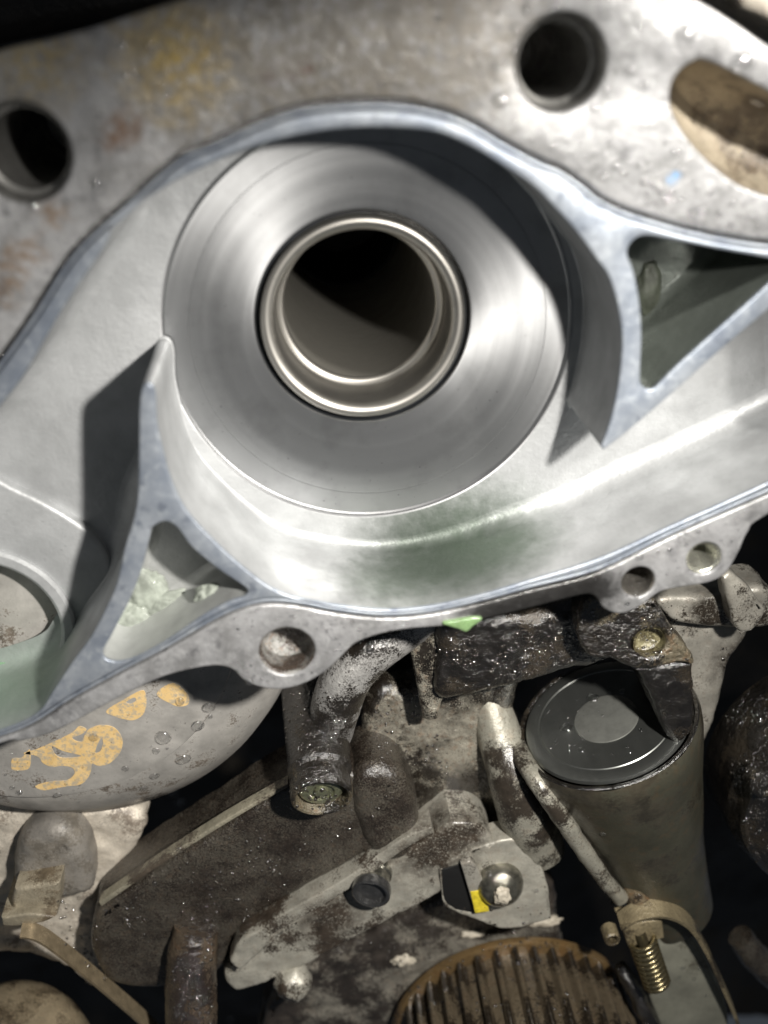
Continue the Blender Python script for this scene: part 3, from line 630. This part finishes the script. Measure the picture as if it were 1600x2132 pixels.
prism('plate', [py([(915, 1800, 1), (985, 1768), (1060, 1748), (1110, 1752, 1), (1140, 1840), (1150, 1915, 1), (1060, 1935), (985, 1915), (925, 1890, 1)], 36), py([(922, 1812, 1), (964, 1800, 1), (990, 1902, 1), (950, 1892, 1), (928, 1870)], 36)], 36, 46, 1, RAILM, tab, disp=(.4, 6))
prism('slot_shade', [py([(920, 1812, 1), (966, 1798, 1), (992, 1902, 1), (950, 1894, 1), (926, 1872)], 35.6)], 35.6, 37, .2, m_plain('slot_shade_black', (.008, .008, .008), .6), tab)  # flat black block stands in for the shade inside the square hole
prism('strip', [py([(960, 1800, 1), (985, 1796), (1008, 1840), (1018, 1898, 1), (990, 1902, 1), (975, 1850)], 33)], 33, 37, .4, PLATE, tab)
prism('yellow_mark', [py([(980, 1858, 1), (1010, 1853, 1), (1019, 1898, 1), (990, 1902, 1)], 32.7)], 32.7, 33.3, .1, YELLOW2, tab)
lathe('bolt_head', P(1042, 1840, 34), (-.05, -.9, .4), [(8.6, -3), (8.4, 1), (7.4, 2.6), (5.6, 4.6), (3.5, 5.6), (.01, 6)], BOLTM, tab, n=36, sharp=70)
tag(blob('white_deposit', P(1046, 1866, 27.4), 3.0, WHITEB, None, .3, sub=4, sq=(1, .7, 1.2), seed=2), 'pale crusty deposit on the bolt head of the yellow marked tab', 'deposit')
blob('knob', P(610, 2042, 38), 7.2, RAILM, rail, .12, sub=4, seed=5)
for i, (x, y, r, s_, lab) in enumerate(((840, 2000, 3.2, (1.4, .6, .9), 'pale round deposit left of the ribbed sprocket rim'), (1130, 1918, 3.4, (2.2, .6, .8), 'pale crust streak under the yellow marked tab, above the sprocket'), (985, 1945, 2.4, (2.0, .6, .7), 'small pale smear above the left of the sprocket rim'))):
    tag(blob('pale_deposit', P(x, y, 56.6), r, WHITEB, None, .35, sub=4, sq=s_, seed=8+i), lab, 'deposit')

# ---- ribbed sprocket
sp = thing('ribbed_sprocket', 'oily bronze toothed sprocket at the bottom edge of the picture', 'sprocket', (61.1, 50, -307.2))
SPR = 52.0
lathe('guide_flange', (61.1, 50, -307.2), (0, 1, 0), [(30, 3), (SPR-.6, 3), (SPR, 2.2), (SPR, .2), (SPR-.4, -.5), (SPR-2.0, -.8), (SPR-8.4, -.8)], BRONZE2, sp, n=160)
lathe('hub', (61.1, 50, -307.2), (0, 1, 0), [(SPR-5.6, .4), (SPR-5.6, -46), (10, -46)], BRONZE, sp, n=128)
NT = 40; tooth = None
for k in range(NT):
    t = math.radians(90)+2*math.pi*(k+.35)/NT
    if not (math.radians(20) < t % (2*math.pi) < math.radians(165)): continue
    if tooth is None:
        prof = [(-2.1, -.4), (-1.6, .6), (-1.3, 2.6), (-.95, 3.6), (-.4, 4.0), (.4, 4.0), (.95, 3.6), (1.3, 2.6), (1.6, .6), (2.1, -.4)]
        V = []; Fc = []
        for yy in (0.3, -45): V += [Vector((a, yy, b)) for a, b in prof]
        n = len(prof)
        for j in range(n-1): Fc.append((j, j+1, n+j+1, n+j))
        Fc.append(tuple(range(n, 2*n)))
        tooth = finish('tooth', V, Fc, BRONZE, sp, 60); ob = tooth
    else:
        ob = tooth.copy(); COL.objects.link(ob); ob.parent = sp
    rr = SPR-5.6; ob.location = Vector((math.cos(t)*rr, 0, math.sin(t)*rr))*K; ob.rotation_euler = (0, math.pi/2-t, 0)

# ---- tensioner: post, blade, spring, plate
tp = tag(tube('rusty_post', [P(1275, 1700, 44), P(1300, 1770, 40), P(1322, 1835, 36), P(1338, 1892, 32)], [6, 5.4, 5.0, 4.8], POSTM, None, n=24, wob=.7), 'rusty crusted post above the coil spring', 'post')
bl = thing('spring_clip', 'curved metal clip wrapping over the coil spring', 'clip', P(1400, 1920, 30))
def ribbon(name, pts, wid, thick, mat, parent):
    pts = [Vector(p) for p in pts]; V = []; Fc = []; C = []
    L = len(pts); gg = lambda i: pts[max(0, min(L-1, i))]
    for i in range(L-1):
        for k in range(6):
            t = k/6; p0, p1, p2, p3 = gg(i-1), gg(i), gg(i+1), gg(i+2)
            C.append(.5*((2*p1)+(p2-p0)*t+(2*p0-5*p1+4*p2-p3)*t*t+(3*p1-p0-3*p2+p3)*t**3))
    C.append(pts[-1]); wv = Vector((0, 1, .25)).normalized()
    for i, c in enumerate(C):
        d = (C[min(i+1, len(C)-1)]-C[max(i-1, 0)]).normalized(); nn = d.cross(wv).normalized()
        for a, b in ((-.5, -.5), (.5, -.5), (.5, .5), (-.5, .5)): V.append(c+wv*a*wid+nn*b*thick)
    for i in range(len(C)-1):
        for j in range(4): Fc.append((i*4+j, i*4+(j+1) % 4, i*4+4+(j+1) % 4, i*4+4+j))
    Fc += [(0, 1, 2, 3), tuple(len(V)-4+j for j in range(4))]
    return finish(name, V, Fc, mat, parent, 40)
CLIP = m_grime('clip_metal', (.34, .28, .17), (.035, .027, .016), .35, 2, .6)
ribbon('band', [P(1292, 1920, 28), P(1325, 1900, 27), P(1380, 1893, 27), P(1430, 1915, 28), P(1465, 1965, 29), P(1500, 2040, 30), P(1530, 2110, 31), P(1550, 2180, 32)], 7, 1.3, CLIP, bl)
tag(ribbon('bent_strip', [P(44, 1936, 30), P(80, 1944, 30), P(130, 1978, 32), P(210, 2044, 36), P(300, 2122, 40), P(350, 2175, 42)], 6, 1.1, m_plain('strip_metal', (.36, .29, .19), .3, .6, 3), None), 'thin bent tan metal strip running to the bottom edge, beside the tan canister', 'metal strip')
lathe('curl', P(1272, 1946, 27), (0, 1, 0), [(2.6, -3), (3, -2.4), (3, 3), (1.8, 3), (1.8, -2.6), (2.6, -3)], CLIP, bl, n=24)
prism('seat_block', [py([(1292, 1925, 1), (1380, 1915, 1), (1385, 1955, 1), (1310, 1975, 1)], 28)], 28, 36, 1, CLIP, bl)
tplate = tag(prism('tensioner_plate', [py([(1350, 1940), (1400, 1930), (1455, 1965), (1490, 2040), (1515, 2100), (1520, 2200, 1), (1400, 2200, 1), (1345, 2060), (1320, 1990)], 36)], 36, 42, 1.5, m_grime('tensioner_grey', (.34, .335, .27), (.05, .045, .032), .22, 2.2, .4, bumps=.25), None), 'flat greenish grey plate behind the coil spring', 'plate')
s0 = P(1338, 1958, 28); s1 = P(1370, 2052, 24); ax, su, sv = basis(s1-s0); hs = (s1-s0).length
pts = []
for k in range(10*16+1):
    t = k/16*2*math.pi; pts.append(s0+ax*hs*k/160+(su*math.cos(t)+sv*math.sin(t))*4.5)
spr = tag(tube('coil_spring', pts, .95, SPRING, None, n=10, sub=1), 'small brass toned coil spring in front of the grey plate', 'spring')
tag(lathe('spring_rod', s0, ax, [(2.2, -4), (2.2, hs-2), (1.8, hs-1), (.01, hs-.8)], m_plain('rod', (.10, .085, .05), .35, .6, 2), None, n=20), 'dark rod running through the coil spring', 'rod')
fold = tag(tube('ribbed_strip', [P(1290, 2010, 38), P(1320, 2060, 34), P(1350, 2120, 30), P(1380, 2190, 26)], [2.6, 3.2, 3.4, 3.4], OILY, None, n=16, wob=.8), 'black oily strip between sprocket and tensioner plate', 'strip')
corner = tag(tube('tan_rod', [P(1540, 1950, 48), P(1580, 2000, 46), P(1680, 2090, 44)], [5, 6, 6], BARM, None, n=20, wob=.8), 'dim dirty rod at the lower right edge', 'rod')

# ---- something dark and blurred above the flange
tl = tag(prism('upper_casting', [loop([(-200, -160, 1), (700, -160, 1), (420, 10), (150, 60), (40, 80), (-200, 130, 1)], 60)], 60, 90, 5, DARKB, None), 'blurred dark casting beyond the top left edge of the housing', 'casting')
tr = tag(prism('upper_bracket', [loop([(1480, -140, 1), (1800, -140, 1), (1800, 160, 1), (1600, 40), (1540, 5)], 30)], 30, 60, 4, CHALK, None), 'bright blurred casting beyond the top right corner of the housing', 'casting')

# ================================================================== coolant
zl = IZ-13; seg_ = [Vector((IX+(IR-.6)*math.cos(a), IZ+(IR-.6)*math.sin(a))) for a in [math.radians(t) for t in range(180, 361, 4)] if IZ+(IR-.6)*math.sin(a) <= zl]
tag(prism('coolant_pool', [seg_], FL-2, FL+21, .4, m_plain('green_coolant', (.20, .33, .21), .08, 0, 8, .15, .03, 1), None), 'green coolant pooled in the round inlet pipe at the left edge', 'coolant')
tag(prism('coolant_drip', [loop([(922, 1299), (955, 1310), (972, 1316), (986, 1304), (1005, 1290), (990, 1286), (950, 1292)], -.3)], -.4, 3, .5, GREENP, None), 'bright green coolant drip hanging from the lower flange edge', 'coolant')
for i, (x, y, Y, r, s_, lab) in enumerate(((440, 1240, 12, 3.6, (1.3, .8, 1), 'large round pale sludge lump in the right corner of the triangular pocket'), (425, 1266, 11, 2.8, (1, 1, 1), 'pale sludge lump lowest in the right corner of the triangular pocket'), (464, 1236, 13, 2.8, (1, 1, 1), 'pale sludge lump right of the largest one in the triangular pocket'), (490, 1238, 14, 2.3, (1.2, 1, .8), 'small sludge lump deepest in the right corner of the triangular pocket'),
                                        (282, 1325, 21, 10, (.75, .32, 1.1), 'pale green sludge mass filling the bottom of the triangular pocket'), (305, 1240, 23, 8, (.8, .3, 1.1), 'pale green sludge streak on the floor of the triangular pocket'), (365, 1268, 22.5, 9, (1.3, .28, .7), 'dull grey sludge spread across the middle of the triangular pocket'))):
    tag(blob('sludge_lump', P(x, y, Y), r, SLUDGE, None, .2, sub=5, sq=s_, seed=20+i), lab, 'sludge', 'sludge lumps in the triangular pocket')
RESID = m_plain('dark_residue', (.06, .068, .05), .55, 0, 4, .4, .15, .1)
for i, (x, y, Y, r, s_, lab) in enumerate(((1352, 600, 34.4, 6, (.6, .3, 1.2), 'dark wet residue on the upper left side of the right pocket'), (1370, 700, 34.4, 5.5, (.7, .3, 1.2), 'pale edged wet residue midway down the right pocket'))):
    tag(blob('wet_residue', P(x, y, Y), r, RESID, None, .18, sub=4, sq=s_, seed=40+i), lab, 'residue')
bpy.context.view_layer.update()

# ================================================================== droplets, set on whatever surface they sit on
DG = bpy.context.evaluated_depsgraph_get(); DG.update()
def drop(px, py_, rpx, label, group, name='water_droplet', mat=WATER, flat=.55, hits={}):
    d = ray(px, py_).normalized()
    ok, loc, nrm, _, ob, _ = sc.ray_cast(DG, CAM*K, d)
    if not ok: return
    if nrm.dot(d) > 0: nrm = -nrm
    dist = (loc-CAM*K).length; r = 1.2*rpx/F*dist
    key = mat.name
    if key not in hits:
        bm = bmesh.new(); bmesh.ops.create_icosphere(bm, subdivisions=3, radius=1)
        for v in bm.verts:
            if v.co.z < 0: v.co.z *= .25
        me = bpy.data.meshes.new('droplet'); bm.to_mesh(me); bm.free()
        for p in me.polygons: p.use_smooth = True
        me.materials.append(mat); hits[key] = me
    o = bpy.data.objects.new(name, hits[key]); COL.objects.link(o)
    o.location = loc+nrm*r*.05; o.rotation_euler = nrm.to_track_quat('Z', 'Y').to_euler(); o.scale = (r*random.uniform(.85, 1.15), r, r*flat)
    tag(o, label, 'droplet', group)
D = {
 ('bright water bead beside the yellow stain on the upper left flange', 'beads by the yellow stain'): [(252, 93, 8), (306, 95, 8)],
 ('water bead just left of the brown line below the yellow stain', 'beads below the yellow stain'): [(262, 155, 7), (280, 152, 6), (324, 178, 8), (343, 200, 8)],
 ('water bead at the lower rim of the left bolt hole', 'beads by the left bolt hole'): [(198, 382, 8), (138, 418, 6), (68, 428, 8)],
 ('large bright water bead left below the upper right bolt hole', None): [(1040, 212, 13)],
 ('water bead above the upper right bolt hole', 'beads above the upper right bolt hole'): [(1098, 17, 9), (1157, 13, 8)],
 ('water bead left of the upper right bolt hole', 'beads left of the upper right bolt hole'): [(1073, 60, 7), (1068, 106, 7), (987, 77, 6), (1034, 135, 5), (962, 120, 5)],
 ('water bead right of the upper right bolt hole', 'beads right of the upper right bolt hole'): [(1312, 150, 9), (1342, 178, 9), (1262, 194, 8), (1240, 225, 7)],
 ('largest water bead above the scooped recess', None): [(1428, 75, 17)],
 ('water bead at the top edge of the scooped recess', 'beads at the recess edge'): [(1545, 130, 15), (1590, 88, 10)],
 ('water bead inside the scooped recess', None): [(1578, 212, 12)],
 ('water bead left below the scooped recess', 'beads below the recess'): [(1406, 318, 9), (1388, 296, 6)],
 ('water bead on the flange right below the upper right bolt hole', 'beads below the bolt hole'): [(1155, 307, 6), (1258, 368, 8), (1280, 350, 7), (1300, 362, 6), (1330, 345, 5)],
 ('water bead in the wet row above the right pocket', 'beads in the wet row'): [(1342, 378, 7), (1358, 385, 8), (1372, 392, 8), (1396, 400, 7), (1350, 402, 6), (1420, 412, 6), (1385, 420, 5)],
 ('water bead in the wet cluster at the right end of the flange', 'beads in the wet cluster'): [(1440, 455, 8), (1462, 440, 9), (1458, 462, 9), (1420, 452, 6), (1500, 445, 6), (1520, 470, 6), (1540, 450, 5), (1480, 400, 5)],
 ('water bead on the outer slope of the grey cover', 'beads on the cover slope'): [(435, 1472, 11), (412, 1510, 12), (438, 1492, 5), (382, 1580, 12), (535, 1585, 7)],
 ('water bead right of the yellow numerals', 'beads right of the numerals'): [(325, 1563, 7), (340, 1535, 14), (322, 1615, 8), (261, 1600, 6)],
 ('water bead on a yellow painted numeral', 'beads on the numerals'): [(375, 1460, 9), (195, 1535, 8)],
 ('water bead along the lower edge of the grey cover', 'beads at the cover edge'): [(300, 1640, 7), (360, 1650, 6), (375, 1668, 7), (40, 1650, 5), (25, 1640, 4), (120, 1655, 6)],
 ('water bead touching the inner circle of the round plug', 'beads by the inner circle'): [(1236, 1455, 11), (1181, 1517, 12)],
 ('small water bead on the round plug', 'small beads on the round plug'): [(1297, 1441, 7), (1270, 1445, 4), (1211, 1562, 7), (1156, 1548, 3), (1185, 1567, 3), (1084, 1517, 4), (1335, 1520, 4)],
 ('tiny bead on the rim of the toothed sprocket', 'beads on the sprocket rim'): [(1101, 1956, 3), (1075, 1971, 3), (1036, 1981, 4), (1005, 1992, 4), (937, 1999, 3), (1140, 1967, 3)],
 ('bead in the bright row just inside the sprocket rim', 'beads inside the sprocket rim'): [(1078, 2003, 5), (1092, 2000, 6), (1124, 1999, 5), (1108, 2000, 3)],
 ('tiny bead on the teeth of the sprocket', 'beads on the sprocket teeth'): [(1119, 2091, 3), (1175, 2088, 4), (1224, 2084, 4), (996, 2105, 3), (1242, 2094, 5), (1188, 2125, 4)],
 ('bead on the bright edge of the dark slanting casting', None): [(322, 1840, 6)],
 ('small bead on the pale casting beside the tan post', 'beads on the pale casting'): [(168, 1867, 6), (134, 1864, 4), (220, 1897, 4), (172, 1948, 4)],
 ('large amber bead on the brown vertical pipe', None): [(410, 2085, 12)],
 ('small bead on or beside the brown vertical pipe', 'beads on the brown pipe'): [(417, 2092, 5), (373, 2094, 3), (480, 2122, 4)],
 ('small bead low on the dark slanting casting', 'beads on the dark casting'): [(218, 2038, 6), (374, 1770, 6), (553, 1837, 3)],
 ('bead along the bottom of the lower flange ear', 'beads under the ear hole'): [(520, 1420, 7), (545, 1414, 4), (557, 1418, 3), (572, 1412, 4), (630, 1405, 4), (650, 1400, 3)],
 ('tiny bead on the flange right of the ear hole', 'beads right of the ear hole'): [(700, 1330, 4), (660, 1310, 3), (760, 1320, 3), (690, 1300, 3), (640, 1300, 3), (700, 1290, 3)],
 ('bead on the pale top of the elbow branch', None): [(770, 1347, 9)],
 ('wet bead below the left hole of the lower right ear', 'beads below the right ear hole'): [(1325, 1240, 6), (1306, 1257, 5)],
 ('wet bead on the rim above the lower right ear', 'beads above the right ear'): [(1332, 1160, 7), (1240, 1205, 3), (1395, 1145, 4), (1430, 1112, 4), (1455, 1108, 4), (1370, 1150, 4)],
 ('bright bead in the lower corner of the right pocket', 'beads at the right pocket corner'): [(1347, 801, 7), (1368, 800, 6)],
 ('small bead on the grey plate right of the coil spring', 'beads on the tensioner plate'): [(1422, 2015, 4), (1415, 2034, 3), (1456, 2016, 4), (1446, 2038, 4), (1470, 2073, 3)],
 ('glinting bead on the bolt of the yellow marked tab', 'beads on the tab'): [(1116, 1855, 5), (1018, 1820, 6)],
 ('lone bead beside the rusty post', None): [(1256, 1736, 5)],
}
for (lab, grp), lst in D.items():
    for x, y, r in lst: drop(x, y, r, lab, grp)

# ---- fine beads of oil and water too small and too many to count
def bead_field(name, areas, count, rmin, rmax, mat, label):
    rng = random.Random(3); V = []; Fc = []
    base = [(0, 0, 1)]+[(math.cos(t)*.72, math.sin(t)*.72, .68) for t in [k*math.pi/4 for k in range(8)]]+[(math.cos(t), math.sin(t), -.05) for t in [(k+.5)*math.pi/4 for k in range(8)]]
    fc = [(0, 1+k, 1+(k+1) % 8) for k in range(8)]+[(1+k, 9+k, 1+(k+1) % 8) for k in range(8)]+[(1+k, 9+(k-1) % 8, 9+k) for k in range(8)]
    tot = sum(w for _, w in areas)
    for poly, w in areas:
        pl_ = [Vector(p) for p in poly]; x0 = min(p.x for p in pl_); x1 = max(p.x for p in pl_); y0 = min(p.y for p in pl_); y1 = max(p.y for p in pl_)
        k = int(count*w/tot); tries = 0
        while k > 0 and tries < count*8:
            tries += 1; q = Vector((rng.uniform(x0, x1), rng.uniform(y0, y1)))
            if not inside(q, pl_) or noise.noise(Vector((q.x*.016, q.y*.016, 5))) < -.12: continue
            d = ray(q.x, q.y).normalized(); ok, loc, nrm, _, ob, _ = sc.ray_cast(DG, CAM*K, d)
            if not ok or ob.name.startswith(('water', 'engine')): continue
            if nrm.dot(d) > 0: nrm = -nrm
            a, u, v = basis(nrm); r = rmin+(rmax-rmin)*rng.random()**3; b = len(V)
            V += [loc/K+(u*p[0]*rng.uniform(.8, 1.2)+v*p[1]+a*p[2]*.7)*r for p in base]; Fc += [tuple(b+t for t in f) for f in fc]; k -= 1
    o = finish(name, V, Fc, mat, None, 180); o['label'] = label; o['kind'] = 'stuff'; return o
OILB = Mat('oil_bead'); OILB.set('Base Color', (.02, .015, .01)).set('Roughness', .08).set('Coat Weight', 1.0).set('Coat IOR', 2.4).set('Coat Roughness', .1)
bead_field('oil_beads', [([(905, 1330), (1290, 1300), (1300, 1370), (930, 1455)], 5), ([(590, 1440), (720, 1440), (735, 1700), (600, 1650)], 4), ([(760, 1440), (880, 1440), (960, 1640), (800, 1600)], 2), ([(1230, 1260), (1400, 1260), (1440, 1380), (1250, 1380)], 2), ([(1500, 1350), (1600, 1330), (1600, 1950), (1520, 1600)], 4),
     ([(230, 1900), (600, 1660), (840, 1650), (480, 1940), (400, 2050)], 5), ([(330, 1960), (470, 1960), (470, 2132), (330, 2132)], 3), ([(120, 1870), (200, 1900), (210, 2040), (130, 1960)], 1), ([(860, 2020), (1230, 1990), (1280, 2132), (830, 2132)], 1), ([(700, 1900), (1150, 1880), (1150, 1960), (850, 2040)], 2)], 2600, .16, .75, OILB.m, 'fine glinting beads of oil on the black lower parts')
bead_field('fine_water_beads', [([(860, 0), (1400, 0), (1400, 420), (1050, 260)], 3), ([(1250, 330), (1600, 420), (1600, 500), (1280, 420)], 3), ([(150, 60), (420, 60), (420, 220), (200, 250)], 1), ([(490, 1260), (900, 1290), (720, 1350), (560, 1430), (480, 1390)], 3), ([(1250, 1160), (1560, 1040), (1540, 1150), (1290, 1270)], 2), ([(0, 1560), (430, 1440), (560, 1560), (300, 1690), (0, 1690)], 1), ([(1090, 1430), (1290, 1400), (1320, 1580), (1150, 1600)], 1)], 900, .16, .62, WATER, 'fine water beads scattered on the flange and the grey cover')
